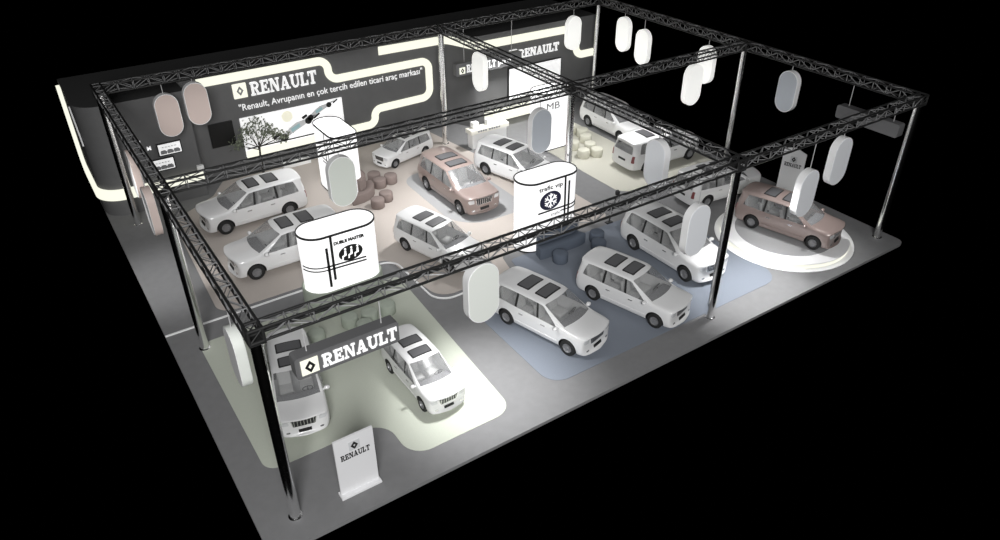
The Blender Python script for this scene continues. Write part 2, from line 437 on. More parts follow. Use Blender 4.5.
t = empty('reception_counter', (17.9, 17.95, 0), 0, 'white reception counter with small text in front of the curved wall', 'counter')
bm = bmesh.new(); box(bm, (0, 0, .43), (2.2, .5, .86), bevel=.03); done('body', bm, M['counter'], t)
bm = bmesh.new(); box(bm, (0, -.02, .97), (2.45, .60, .24), bevel=.03); top = done('counter_top', bm, M['cream'], t)
bm = bmesh.new()
for k in range(9): box(bm, (-.75+k*.15+(.1 if k > 3 else 0), -.335, .99), (.11, .01, .09))
done('counter_text', bm, M['greyink'], top)
for i, (x, lab) in enumerate(((17.15, 'small white box on the left end of the reception counter'), (18.05, 'small white box on the middle of the reception counter'))):
    t = empty('counter_box', (x, 18.05, 1.12), 0, lab, 'box', 'boxes on the reception counter')
    bm = bmesh.new(); box(bm, (0, 0, .14), (.38, .3, .28), bevel=.02); done('case', bm, M['counter'], t)
    bm = bmesh.new(); box(bm, (0, .155, .15), (.3, .01, .2)); done('display', bm, M['greyink'], t)

# tree by the wall
t = empty('tree', (6.45, 21.15, 0), 0, 'small bushy tree with dark trunk in front of the racing picture', 'tree')
bm = bmesh.new()
def limb(a, b, r0, r1): 
    a = Vector(a); b = Vector(b); q = (b-a).to_track_quat('Z', 'Y').to_matrix(); n = 7
    A = [bm.verts.new(a+q @ Vector((r0*math.cos(k*2*math.pi/n), r0*math.sin(k*2*math.pi/n), 0))) for k in range(n)]
    B = [bm.verts.new(b+q @ Vector((r1*math.cos(k*2*math.pi/n), r1*math.sin(k*2*math.pi/n), 0))) for k in range(n)]
    for k in range(n): bm.faces.new((A[k], A[(k+1) % n], B[(k+1) % n], B[k]))
    bm.faces.new(A[::-1]); bm.faces.new(B)
limb((0, 0, 0), (-.02, 0, 1.0), .07, .055); limb((-.02, 0, 1.0), (.05, 0, 1.7), .055, .04)
tips = [(-.85, .05, 2.0), (-.5, -.15, 2.5), (.05, .1, 2.75), (.5, -.1, 2.45), (.95, .05, 1.95), (1.3, 0, 1.75), (-.95, 0, 1.75), (.2, -.25, 2.2), (-.25, .2, 2.2), (.65, .15, 2.05)]
for p in tips: limb((.0, 0, 1.3+random.random()*.4), p, .028, .01)
done('trunk', bm, M['bark'], t, smooth=60)
bm = bmesh.new()
for p in tips:
    for k in range(70):
        q = Vector(p)+Vector((random.gauss(0, .2), random.gauss(0, .12), random.gauss(0, .13)))
        if q.y > .44: q.y = .44
        n = Vector((random.uniform(-1, 1), random.uniform(-1, .3), random.uniform(-.2, 1))).normalized()
        e1 = n.orthogonal().normalized(); e2 = n.cross(e1); s = random.uniform(.05, .09)
        vs = [bm.verts.new(q+e1*s*a+e2*s*.55*b+n*.012*c) for a, b, c in ((-1, 0, 0), (0, -1, .6), (1, 0, 0), (0, 1, .6))]
        bm.faces.new(vs)
o = done('foliage', bm, M['leaf'], t); o['kind'] = 'stuff'

# ------------------------------------------------------------------ truss grid
GX = (0, 16, 26.43); GY = (0, 8.646, 19.26); TZ = 6.07; TW = .34; HF = TW/2; CH = .039
px_names = {(0, 0): 'front left', (1, 0): 'front middle', (2, 0): 'front right', (0, 1): 'left middle', (1, 1): 'central', (2, 1): 'right middle', (0, 2): 'back left', (1, 2): 'back middle', (2, 2): 'back right'}
def make_post():
    t = empty('truss_post', (0, 0, 0))
    bm = bmesh.new(); lathe(bm, [(0, .042), (.15, .042), (.15, TZ-.075), (0, TZ-.075)], 28); done('pole', bm, M['chrome'], t, smooth=40)
    bm = bmesh.new(); lathe(bm, [(0, 0), (.19, 0), (.19, .025), (.17, .04), (0, .04)], 28); done('base_plate', bm, M['chrome'], t, smooth=40)
    return t
def make_corner():
    t = empty('truss_corner', (0, 0, 0))
    bm = bmesh.new()
    for a in (-1, 1):
        for b in (-1, 1):
            bar(bm, (-HF, a*HF, TW/2+b*HF), (HF, a*HF, TW/2+b*HF), CH, 8)
            bar(bm, (a*HF, -HF, TW/2+b*HF), (a*HF, HF, TW/2+b*HF), CH, 8)
            bar(bm, (a*HF, b*HF, 0), (a*HF, b*HF, TW), CH, 8)
    done('corner_frame', bm, M['truss'], t)
    bm = bmesh.new()
    for s in (-1, 1):
        bar(bm, (-HF, s*HF, 0), (HF, s*HF, TW), .018, 6); bar(bm, (s*HF, -HF, TW), (s*HF, HF, 0), .018, 6)
    done('corner_brace', bm, M['truss'], t)
    bm = bmesh.new(); box(bm, (0, 0, -.055), (.40, .40, .03)); done('mounting_plate', bm, M['truss'], t)
    return t
def copy_tree(o, parent=None):
    c = o.copy(); COL.objects.link(c)
    if parent: c.parent = parent
    for ch in list(o.children): copy_tree(ch, c)
    return c
post0 = make_post(); corner0 = make_corner()
for i, (k, nm) in enumerate(px_names.items()):
    p = post0 if i == 0 else copy_tree(post0)
    p.location = (GX[k[0]], GY[k[1]], 0)
    tag(p, f'round polished steel post carrying the {nm} corner of the truss grid', 'post', 'truss posts')
    c = corner0 if i == 0 else copy_tree(corner0)
    c.location = (GX[k[0]], GY[k[1]], TZ)
    tag(c, f'dark metal truss corner block on top of the {nm} post', 'truss corner', 'truss corner blocks')

def truss(a, b, label):
    """a square lattice beam from a to b (its own frame: x along the beam)"""
    a = Vector(a); b = Vector(b); d = b-a; L = d.length-TW
    t = empty('truss_beam', a+d.normalized()*HF, math.atan2(d.y, d.x), label, 'truss', 'truss beams of the overhead grid')
    for sy in (-1, 1):
        for z in (0, TW):
            bm = bmesh.new(); bar(bm, (0, sy*HF, z), (L, sy*HF, z), CH, 8); done('chord', bm, M['truss'], t, smooth=60)
    bm = bmesh.new(); n = max(2, round(L/.6)); s = L/n; r = .017
    for k in range(n):
        x0, x1 = k*s, (k+1)*s
        if k % 2: x0, x1 = x1, x0
        for sy in (-1, 1): bar(bm, (x0, sy*HF, 0), (x1, sy*HF, TW), r, 5)
        for z, f in ((0, 1), (TW, -1)): bar(bm, (x0, -HF*f, z), (x1, HF*f, z), r, 5)
        for sy in (-1, 1): bar(bm, (k*s, sy*HF, 0), (k*s, sy*HF, TW), r, 5)
        for z in (0, TW): bar(bm, (k*s, -HF, z), (k*s, HF, z), r, 5)
    done('lattice', bm, M['lattice'], t)
row = ('front', 'middle', 'back')
for j in range(3):
    for i in range(2):
        truss((GX[i], GY[j], TZ), (GX[i+1], GY[j], TZ), f'dark lattice truss beam of the {row[j]} row, its {("longer left", "shorter right")[i]} span')
colm = ('left', 'central', 'right')
for i in range(3):
    for j in range(2):
        truss((GX[i], GY[j], TZ), (GX[i], GY[j+1], TZ), f'dark lattice truss beam running to the back on the {colm[i]} line, its {("front", "rear")[j]} span')

# ------------------------------------------------------------------ hanging lozenge panels
def hang_panel(x, y, ztop, axis, face, label, group, w=.99, h=1.89, th=.27, lit_faces=False):
    """axis 'x': the broad face looks to the front; 'y': it looks sideways"""
    t = empty('hanging_lozenge', (x, y, ztop), 0 if axis == 'x' else R(-90), label, 'hanging lozenge', group)
    out = [Vector((p.y, p.x-h/2)) for p in stadium(h, w, 14)]
    bm = bmesh.new()
    prism(bm, out, -th/2, th/2, lambda u, v, d: (u, d, v))
    done('panel_body', bm, face if (face is M['p_white'] or lit_faces) else M['rim'], t, smooth=40)  # one-colour panels; their light-struck sides are put in as white
    if face is not M['p_white']:
        inn = [Vector((p.y*.95, p.x*.97-h/2)) for p in stadium(h, w, 14)]
        for s in (-1, 1):
            bm = bmesh.new(); prism(bm, inn, s*th/2, s*(th/2+.012), lambda u, v, d: (u, d, v)); done('panel_face', bm, M['rim'] if lit_faces else face, t)
    bm = bmesh.new(); bar(bm, (0, 0, -.03), (0, 0, TZ-ztop-.04), .016, 6); done('suspension_wire', bm, M['wire'], t)
    return t
g0, g1, g2 = GX; f0, f1, f2 = GY
HP = [
 (2.40, f2, 5.58, 'x', 'p_pink', 'pink lozenge panel hung by the back wall, left of the two above the van pictures', 'pink hanging panels'),
 (3.66, f2, 5.84, 'x', 'p_pink', 'pink lozenge panel hung by the back wall, right of the two and hung higher', 'pink hanging panels'),
 (g0, 14.3, 5.42, 'y', 'p_pink', 'pink lozenge panel on the left truss seen edge-on, the one nearer the back wall', 'pink hanging panels'),
 (g0, 12.6, 4.62, 'y', 'p_pink', 'pink lozenge panel on the left truss seen edge-on, hanging low near the left middle post', 'pink hanging panels'),
 (g0, 2.6, 4.75, 'y', 'p_palegreen', 'pale green lozenge panel seen edge-on beside the front left post', 'green hanging panels'),
 (5.78, f1, 5.84, 'x', 'p_green', 'grey-green lozenge panel hung in front of the tall kiosk by the pink poufs', 'green hanging panels'),
 (6.05, f0, 5.97, 'x', 'p_palegreen', 'large grey-green lozenge panel hung from the front truss beside the green carpet', 'green hanging panels'),
 (14.42, f1, 5.70, 'x', 'p_blue', 'blue-grey lozenge panel hung in front of the white lettered kiosk', 'blue hanging panels'),
 (g1, 15.6, 5.97, 'y', 'p_white', 'off-white lozenge panel hung in front of the hanging sign by the curved wall', 'off-white hanging panels'),
 (24.62, f2, 5.62, 'x', 'p_white', 'off-white lozenge panel overlapping the hooked end of the cream light band', 'off-white hanging panels'),
 (g2, 17.0, 5.78, 'y', 'p_white', 'off-white lozenge panel on the right truss, nearest the back right post', 'off-white hanging panels'),
 (g2, 15.4, 5.46, 'y', 'p_white', 'off-white lozenge panel on the right truss, second from the back right post', 'off-white hanging panels'),
 (g2, 10.85, 5.68, 'y', 'p_white', 'off-white lozenge panel on the right truss close behind the middle row truss', 'off-white hanging panels'),
 (23.1, f1, 5.93, 'x', 'p_white', 'off-white lozenge panel on the middle row truss, overlapping another on the right', 'off-white hanging panels'),
 (g2, 5.9, 5.76, 'y', 'p_blue', 'blue-grey lozenge panel with its lit edge coloured white on the right truss right of its post', 'blue hanging panels'),
 (g1, 3.55, 5.80, 'y', 'p_paleblue', 'pale blue lozenge panel hung before the minivan showing its tailgate', 'blue hanging panels'),
 (14.38, f0, 5.22, 'x', 'p_paleblue', 'pale blue lozenge panel on the front truss over a white minivan bonnet', 'blue hanging panels'),
 (20.12, f0, 4.92, 'x', 'p_paleblue', 'pale blue lozenge panel hanging low over the rose minivan on the round platform', 'blue hanging panels'),
 (21.76, f0, 5.78, 'x', 'p_paleblue', 'pale blue lozenge panel hung high at the far right of the front truss', 'blue hanging panels'),
]
for x, y, z, ax, m, lab, g in HP: hang_panel(x, y, z, ax, M[m], lab, g, lit_faces=(x == 0))

# ------------------------------------------------------------------ hanging sign boxes
def hang_sign(loc, L, H_, D, rz, label, emblem=True, extra=None):
    t = empty('hanging_sign', loc, rz, label, 'hanging sign')
    bm = bmesh.new()
    prism(bm, rounded([(-L/2, 0, .09), (L/2, 0, .09), (L/2, H_, .09), (-L/2, H_, .09)], 5), -D/2, D/2, lambda u, v, d: (u, d, v))
    done('sign_box', bm, M['signgrey'], t, smooth=40)
    for sx in (-1, 1):
        bm = bmesh.new(); bar(bm, (sx*L*.36, 0, H_-.02), (sx*L*.36, 0, TZ-loc[2]-.04), .016, 6); done('suspension_wire', bm, M['wire'], t)
    if emblem:
        f = lambda u, v, d: Vector((u, -D/2-d, v))
        e = H_*(.5 if extra else .68); ex = -L/2+.13 if not extra else -L/2+.2
        bm = bmesh.new(); prism(bm, [Vector((ex, H_*.16)), Vector((ex+e, H_*.16)), Vector((ex+e, H_*.16+e)), Vector((ex, H_*.16+e))], 0, .03, f); pl = done('emblem_plate', bm, M['ribbon'], t)
        bm = bmesh.new(); rhombus_mark(bm, f, ex+e/2, H_*.16+e/2, e*.6, e*.82, .03, .045); done('emblem', bm, M['ink'], pl)
        lx = ex+e+.10; lw = L/2-.07-lx if not extra else L*.44
        bm = bmesh.new(); slab_word(bm, 'RENAULT', lambda u, v, d: f(lx+u, H_*.19+v, d), lw, H_*.60, 0, .03); done('lettering', bm, M['letter'], t)
        if extra: text_obj('script_lettering', extra, .46, M['letter'], t, frontM(lx+lw+.15, -D/2-.01, H_*.3), offset=.008, ext=.02)
    return t
hang_sign((2.08, 0, 4.58), 2.74, .64, .36, 0, 'dark grey hanging sign box with large white lettering over the green carpet')
hang_sign((26.43, 1.8, 4.50), 2.85, .56, .40, R(90), 'plain dark grey hanging sign box at the far right corner', emblem=False)
hang_sign((18.85, 19.26, 3.62), 4.2, .68, .3, 0, 'dark grey hanging sign box with small white lettering before the curved wall', extra='pro+')

# ------------------------------------------------------------------ kiosks
def kiosk(cx, cy, L, W, H_, rz, label):
    t = empty('kiosk', (cx, cy, 0), rz, label, 'kiosk')
    out = stadium(L, W, 18)
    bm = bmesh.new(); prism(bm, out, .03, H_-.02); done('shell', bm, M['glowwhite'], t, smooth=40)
    for z0, z1, nm, k in ((H_-.06, H_+.01, 'top_edging', .03), (0, .05, 'base_edging', .03)):
        bm = bmesh.new(); a = stadium(L+2*k, W+2*k, 18); b = stadium(L-.02, W-.02, 18); n = len(a)
        V = [[bm.verts.new((p.x, p.y, z)) for p in q] for q, z in ((a, z0), (a, z1), (b, z1), (b, z0))]
        for r in range(4):
            for i in range(n): bm.faces.new((V[r][i], V[r][(i+1) % n], V[(r+1) % 4][(i+1) % n], V[(r+1) % 4][i]))
        done(nm, bm, M['ink'], t, smooth=40)
    return t
def stripes(t, name, lines, d, m):
    """lines on the front of a kiosk: (u0,v0,u1,v1,width); u across, v up"""
    for u0, v0, u1, v1, w in lines:
        bm = bmesh.new(); a = Vector((u0, v0)); b = Vector((u1, v1)); tt = (b-a).normalized(); n = Vector((-tt.y, tt.x))*w/2
        prism(bm, [a+n, b+n, b-n, a-n], 0, .012, lambda u, v, q: (u, -d-q, v)); done(name, bm, m, t)
def oval(bm, cx, cz, rx, rz_, d0, d1, d):
    prism(bm, [Vector((cx+rx*math.cos(k*math.pi/16), cz+rz_*math.sin(k*math.pi/16))) for k in range(32)], d0, d1, lambda u, v, q: (u, -d-q, v))
# kiosk with the seat emblem, behind the green carpet
KD = kiosk(5.41, 8.88, 2.92, 1.37, 3.17, 0, 'white lozenge kiosk with an oval people emblem behind the green poufs')
d = .685
stripes(KD, 'vertical_stripe', [(-.50, 3.12, -.52, 1.3, .095), (-.70, 2.7, -.71, 1.05, .095)], d, M['ink'])
stripes(KD, 'horizontal_stripe', [(-.78, 1.93, .77, 1.86, .06), (-.78, 1.79, .77, 1.73, .06)], d, M['ink'])
bm = bmesh.new()      # the stripes carry on round the left end
for z in (1.96, 1.82):
    ar = [Vector((-.775+(.695)*math.cos(R(a)), .695*math.sin(R(a)))) for a in range(270, 189, -8)]
    for a, b in zip(ar, ar[1:]): bar(bm, (a.x, a.y, z-.02), (b.x, b.y, z-.02), .025, 5)
done('end_stripe', bm, M['ink'], KD)
bm = bmesh.new(); oval(bm, .19, 2.24, .47, .32, 0, .015, d); E0 = done('emblem', bm, M['ink'], KD)
for k in range(3):    # three seated figures
    x = .19-.24+k*.24; bm = bmesh.new(); f = lambda u, v, q: (u, -d-q, v)
    oval(bm, x+.035, 2.44, .04, .05, .013, .028, d)
    for q in ([(x+.0, 2.38), (x+.07, 2.36), (x+.06, 2.18), (x-.02, 2.2)], [(x+.06, 2.24), (x+.06, 2.17), (x-.10, 2.13), (x-.10, 2.19)], [(x-.10, 2.19), (x-.05, 2.17), (x-.07, 2.03), (x-.12, 2.03)]):
        prism(bm, [Vector(a) for a in q], .013, .028, f)
    done('seated_figure', bm, M['glowwhite'], E0)
text_obj('lettering', 'DUBLE MASTER', .17, M['ink'], KD, frontM(-.41, -d-.004, 2.72), width=1.2, ext=.006, offset=.011)
# kiosk with the snowflake
KT = kiosk(14.27, 7.96, 2.87, 1.29, 3.19, 0, 'white lozenge kiosk with a snowflake emblem behind the blue bench')
d = .645
stripes(KT, 'vertical_stripe', [(.54, 3.15, .58, 1.0, .09), (.75, 2.9, .76, 1.0, .09)], d, M['ink'])
stripes(KT, 'horizontal_stripe', [(-.81, 1.78, .8, 1.78, .07), (.35, 1.62, .8, 1.62, .05)], d, M['ink'])
bm = bmesh.new()
for z in (1.78, 1.62):
    ar = [Vector((.79+.655*math.cos(R(a)), .655*math.sin(R(a)))) for a in range(270, 351, 8)]
    for a, b in zip(ar, ar[1:]): bar(bm, (a.x, a.y, z), (b.x, b.y, z), .028, 5)
done('end_stripe', bm, M['ink'], KT)
bm = bmesh.new(); oval(bm, -.2, 2.25, .54, .42, 0, .015, d); E1 = done('emblem', bm, M['navy'], KT)
bm = bmesh.new()
for k in range(6):
    a = k*math.pi/3+math.pi/2; c, s = math.cos(a), math.sin(a); P = lambda r, o: (-.2+r*c-o*s, -d-.022, 2.25+r*s+o*c)
    bar(bm, P(0, 0), P(.33, 0), .028, 5)
    for sg in (-1, 1): bar(bm, P(.17, 0), P(.28, sg*.11), .022, 5)
done('snowflake', bm, M['glowwhite'], E1)
text_obj('lettering', 'trafic vip', .28, M['ink'], KT, frontM(-.79, -d-.004, 2.76), width=1.2, ext=.006, offset=.004)
text_obj('small_lettering', 'trafic', .22, M['greyink'], KT, frontM(-.15, -d-.004, 1.50), width=.5, ext=.006)
# tall kiosk by the racing picture, turned end-on
KM = kiosk(9.05, 17.4, 2.9, 1.35, 3.19, R(-90), 'white lozenge kiosk standing end-on before the racing picture')
stripes(KM, 'vertical_stripe', [(.3, 3.1, .3, .3, .06), (.6, 2.7, .6, .2, .06)], .675, M['ink'])
stripes(KM, 'horizontal_stripe', [(-.2, 1.75, .9, 1.75, .05), (-.2, 1.58, .9, 1.58, .05)], .675, M['ink'])
# lettered white kiosk at the beige carpet
KP = kiosk(20.6, 15.95, 2.3, 1.3, 3.19, 0, 'white kiosk with grey letters at the edge of the beige carpet')
text_obj('lettering', 'MB', .55, M['greyink'], KP, frontM(-.72, -.655, 2.3), width=.85, ext=.006)
stripes(KP, 'side_marks', [(.92, 2.85-.16*k, .92, 2.78-.16*k, .07) for k in range(9)], .6, M['greyink'])

# ------------------------------------------------------------------ lounge seating
def pouf(x, y, m, label, group, r=.32, h=.45):
    bm = bmesh.new()
    lathe(bm, [(0, 0), (r-.02, 0), (r, .03), (r, h-.06), (r-.02, h-.02), (r-.07, h), (0, h+.012)], 28)
    o = tag(done('pouf', bm, m, smooth=50), label, 'pouf', group); o.location = (x, y, .012)
    return o
for x, y, lab in ((10.66, 16.5, 'brown round pouf in the middle of the back trio'), (11.32, 16.62, 'brown round pouf on the right of the back trio'), (10.72, 17.25, 'brown round pouf half hidden behind the back trio'),
                  (10.28, 15.05, 'brown round pouf of the front pair, the right one'), (9.66, 14.66, 'brown round pouf nearest the viewer, left of the front pair')):
    pouf(x, y, M['brownpouf'], lab, 'brown poufs')
for x, y, lab in ((4.78, 6.98, 'green round pouf left of the cluster, above the hanging sign'), (5.06, 6.30, 'green round pouf at the front of the cluster, cut by the hanging sign'),
                  (5.50, 6.85, 'green round pouf in the middle of the cluster of four'), (6.25, 6.92, 'green round pouf at the right of the cluster'), (3.41, 6.75, 'green round pouf alone beside the parked minivan roof')):
    pouf(x, y, M['greenpouf'], lab, 'green poufs', .31)
for x, y, lab in ((13.79, 6.15, 'dark blue round pouf in front of the blue bench'), (15.70, 5.98, 'dark blue round pouf of the right pair, in front'), (16.12, 6.6, 'dark blue round pouf of the right pair, behind')):
    pouf(x, y, M['bluepouf'], lab, 'blue poufs', .32)
for x, y, lab in ((22.87, 15.85, 'beige round pouf second from the rear'), (22.48, 15.10, 'beige round pouf in the middle of the beige row'), (21.98, 14.12, 'beige round pouf behind the front pair'),
                  (21.80, 13.35, 'beige round pouf, right of the front pair'), (21.12, 13.62, 'beige round pouf, left of the front pair'), (22.62, 16.55, 'beige round pouf at the rear beside the post'), (21.35, 14.75, 'beige round pouf beside the post, middle of the left side')):
    pouf(x, y, M['beigepouf'], lab, 'beige poufs', .32)

def offs_path(L, W, off, a_from, a_to):
    """points along a lozenge outline pushed out by off; parameter in units of its sections 0..4"""
    pts = []
    r = W/2+off; hx = L/2-W/2
    n = 60
    for k in range(n+1):
        s = a_from+(a_to-a_from)*k/n
        s %= 4
        if s < 1: pts.append((-hx+2*hx*s, -r))                                    # front
        elif s < 2: a = R(-90+180*(s-1)); pts.append((hx+r*math.cos(a), r*math.sin(a)))   # right end
        elif s < 3: pts.append((hx-2*hx*(s-2), r))                                 # back
        else: a = R(90+180*(s-3)); pts.append((-hx+r*math.cos(a), r*math.sin(a)))  # left end
    return pts
def ring_body(bm, L, W, o0, o1, z0, z1, a0, a1, bev=.04):
    prof = [(o0, z0), (o1, z0), (o1, z1-bev), (o1-bev, z1), (o0+bev*.5, z1), (o0, z1-bev*.5)]
    rings = [offs_path(L, W, o, a0, a1) for o, z in prof]
    V = [[bm.verts.new((*p, z)) for p in ring] for ring, (o, z) in zip(rings, prof)]
    m = len(prof); n = len(V[0])
    for i in range(m):
        for k in range(n-1): bm.faces.new((V[i][k], V[i][k+1], V[(i+1) % m][k+1], V[(i+1) % m][k]))
    bm.faces.new([V[i][0] for i in range(m)]); bm.faces.new([V[i][-1] for i in range(m)][::-1])
def wrap_bench(loc, rz, L, W, m, label, sa, ba, bh, depth=.46, b=(.05, .22)):
    t = empty('wraparound_bench', loc, rz, label, 'bench')
    bm = bmesh.new(); ring_body(bm, L, W, b[1], b[1]+depth, 0, .45, *sa); done('seat', bm, m, t, smooth=50)
    bm = bmesh.new(); ring_body(bm, L, W, *b, 0, bh, *ba); done('backrest', bm, m, t, smooth=50)
wrap_bench((14.27, 7.96, .012), 0, 2.87, 1.29, M['bluepouf'], 'dark blue curved bench wrapped around the snowflake kiosk', (-.08, 1.14), (-.05, 1.2), .95)
wrap_bench((9.05, 17.4, .012), R(-90), 2.9, 1.35, M['brownpouf'], 'brown curved bench wrapped around the end-on kiosk', (1.42, 2.0), (1.6, 2.3), 1.0, .36)
bm = bmesh.new(); ring_body(bm, 2.92, 1.37, .035, .11, 0, .88, -.8, 1.6)
o = tag(done('low_screen', bm, M['greenpouf'], smooth=50), 'low green screen curving around the foot of the kiosk with the people emblem', 'screen'); o.location = (5.41, 8.88, .012)

# ------------------------------------------------------------------ totems
def totem(loc, rz, w, h, label, kind='slab'):
    t = empty('totem', loc, rz, label, 'totem')
    bm = bmesh.new(); box(bm, (0, -.02, .04), (w*1.06, .30, .08), bevel=.01); done('base', bm, M['totem'], t)
    tilt = Matrix.Rotation(R(-4), 4, 'X')
    bm = bmesh.new()
    out = [(-w/2, .0), (w/2, .0), (w/2, h), (-w/2, h)] if kind == 'slab' else [(-w/2, 0), (w/2, 0), (w/2, h-.22), (0, h), (-w/2, h-.12)]
    prism(bm, [Vector(p) for p in out], -.03, .03, lambda u, v, d: Vector((u, d, .07+v)))
    done('panel', bm, M['totem'], t)
    f = lambda u, v, d: Vector((u, -.03-d, .07+v)); zc = h*.82 if kind == 'slab' else h*.76
    bm = bmesh.new(); e = w*.28
    prism(bm, [Vector((-e/2, zc-e/2)), Vector((e/2, zc-e/2)), Vector((e/2, zc+e/2)), Vector((-e/2, zc+e/2))], 0, .01, f); pl = done('emblem_plate', bm, M['pale'], t)
    bm = bmesh.new(); rhombus_mark(bm, f, 0, zc, e*.66, e*.86, .01, .018, .34); done('emblem', bm, M['ink'], pl)
    bm = bmesh.new(); slab_word(bm, 'RENAULT', lambda u, v, d: f(-w*.37+u, zc-e*.5-w*.22+v, d), w*.74, w*.17, 0, .012); done('lettering', bm, M['ink'], t)
totem((1.86, -.10, 0), 0, 1.14, 2.02, 'white flat-topped totem standing in front of the green carpet')
totem((26.35, 4.75, 0), R(-72), 1.05, 2.4, 'white totem with a peaked top behind the rose minivan', 'peak')

# black display stand behind the white minivans
t = empty('display_stand', (17.6, 7.5, .012), 0, 'thin black stand with a small lamp head behind the white minivan', 'stand')
bm = bmesh.new(); box(bm, (0, 0, .02), (.34, .2, .04), bevel=.01); done('base', bm, M['ink'], t)
bm = bmesh.new(); bar(bm, (0, 0, .03), (.52, .18, 1.22), .03, 8); done('pole', bm, M['ink'], t)
bm = bmesh.new(); lathe(bm, [(0, -.1), (.09, -.1), (.11, .02), (.07, .1), (0, .11)], 14, (.54, .18, 1.28)); done('lamp_head', bm, M['ink'], t, smooth=50)

# round platform under the rose minivan
t = empty('turntable', (23.1, 2.35, 0), 0, 'round white platform with a glowing cream edge under the rose minivan', 'platform')
bm = bmesh.new(); lathe(bm, [(0, 0), (2.9, 0), (2.9, .03), (2.86, .04), (0, .04)], 72); done('base_ring', bm, M['rim'], t, smooth=30)
bm = bmesh.new(); lathe(bm, [(2.3, .04), (2.66, .04), (2.66, .20), (2.3, .20)], 72); done('light_edge', bm, M['ribbon'], t, smooth=30)
bm = bmesh.new(); lathe(bm, [(2.05, .20), (2.68, .20), (2.68, .24), (2.66, .25), (2.05, .25), (2.05, .20)], 72); done('top_ring', bm, M['rim'], t, smooth=30)
bm = bmesh.new(); lathe(bm, [(0, .04), (2.06, .04), (2.06, .262), (0, .262)], 72); done('turning_plate', bm, M['greyinlay'], t, smooth=30)

# ------------------------------------------------------------------ the minivan
NP = 11
def rings():
    def N(x0, k, P): return [(x0-k*(y/.9)**2, y, z) for y, z in P]
    out = []
    out.append(N(2.26, .26, [(0, .27), (.45, .27), (.62, .29), (.71, .37), (.75, .52), (.75, .70), (.72, .85), (.66, .91), (.50, .935), (.28, .95), (0, .955)]))
    out.append(N(2.25, .28, [(0, .20), (.6, .2), (.77, .22), (.84, .36), (.86, .54), (.855, .74), (.82, .89), (.735, .955), (.57, .98), (.31, 1.0), (0, 1.005)]))
    out.append(N(2.04, .20, [(0, .20), (.66, .2), (.82, .22), (.88, .4), (.89, .62), (.878, .84), (.84, .935), (.765, .98), (.61, 1.01), (.33, 1.03), (0, 1.035)]))
    out.append(N(1.68, .08, [(0, .20), (.68, .2), (.84, .23), (.895, .42), (.90, .66), (.887, .89), (.845, .955), (.775, .99), (.64, 1.015), (.34, 1.04), (0, 1.045)]))
    x = 1.16
    out.append([(x, 0, .20), (x, .68, .20), (x, .85, .23), (x, .90, .42), (x, .905, .70), (x, .888, .92), (1.10, .862, .975), (1.10, .83, 1.005), (1.16, .74, 1.035), (1.27, .42, 1.068), (1.31, 0, 1.075)])
    x = .90
    out.append([(x, 0, .20), (x, .68, .20), (x, .85, .23), (x, .90, .42), (x, .905, .70), (x, .888, .93), (.93, .872, .985), (.20, .735, 1.51), (.22, .69, 1.555), (.32, .42, 1.605), (.36, 0, 1.62)])
    def C(x, xw, xt, xr, zb, zw, zt, ze, zm, zc, yb=.905, yw=.875, yt=.745, ye=.70, y5=.89):
        return [(x, 0, .20), (x, .68, .20), (x, .85, .23), (x, yb-.005, .42), (x, yb, .70), (x, y5, zb), (xw, yw, zw), (xt, yt, zt), (xr, ye, ze), (xr, .43, zm), (xr, 0, zc)]
    out.append(C(.10, .10, .0, .0, .94, 1.0, 1.54, 1.595, 1.64, 1.655))
    out.append(C(0, 0, -.08, -.08, .942, 1.002, 1.545, 1.60, 1.645, 1.66))
    out.append(C(-.92, -.92, -.90, -.90, .955, 1.015, 1.555, 1.61, 1.655, 1.67))
    out.append(C(-1.02, -1.02, -.99, -.99, .957, 1.018, 1.555, 1.61, 1.655, 1.67))
    out.append(C(-1.96, -1.96, -1.80, -1.82, .975, 1.045, 1.53, 1.59, 1.64, 1.655, .895, .858, .735, .69, .878))
    out.append([(-2.12, 0, .21), (-2.12, .66, .21), (-2.12, .82, .24), (-2.12, .88, .43), (-2.12, .885, .70), (-2.12, .855, .98), (-2.10, .825, 1.06), (-2.02, .70, 1.51), (-2.08, .66, 1.575), (-2.12, .41, 1.625), (-2.14, 0, 1.64)])
    out.append([(-2.30, 0, .22), (-2.28, .6, .22), (-2.27, .76, .25), (-2.27, .82, .43), (-2.27, .835, .70), (-2.25, .80, .97), (-2.23, .74, 1.05), (-2.16, .65, 1.48), (-2.25, .61, 1.54), (-2.28, .38, 1.585), (-2.29, 0, 1.60)])
    out.append([(-2.38, 0, .27), (-2.37, .5, .27), (-2.36, .64, .29), (-2.35, .72, .44), (-2.35, .74, .70), (-2.32, .71, .93), (-2.29, .66, 1.03), (-2.20, .58, 1.42), (-2.21, .54, 1.455), (-2.22, .34, 1.475), (-2.22, 0, 1.48)])
    return out
TAGS = dict(body=0, windshield=1, front_window=2, mid_window=3, rear_quarter_window=4, pillar=5, tailgate_window=6, well=7)
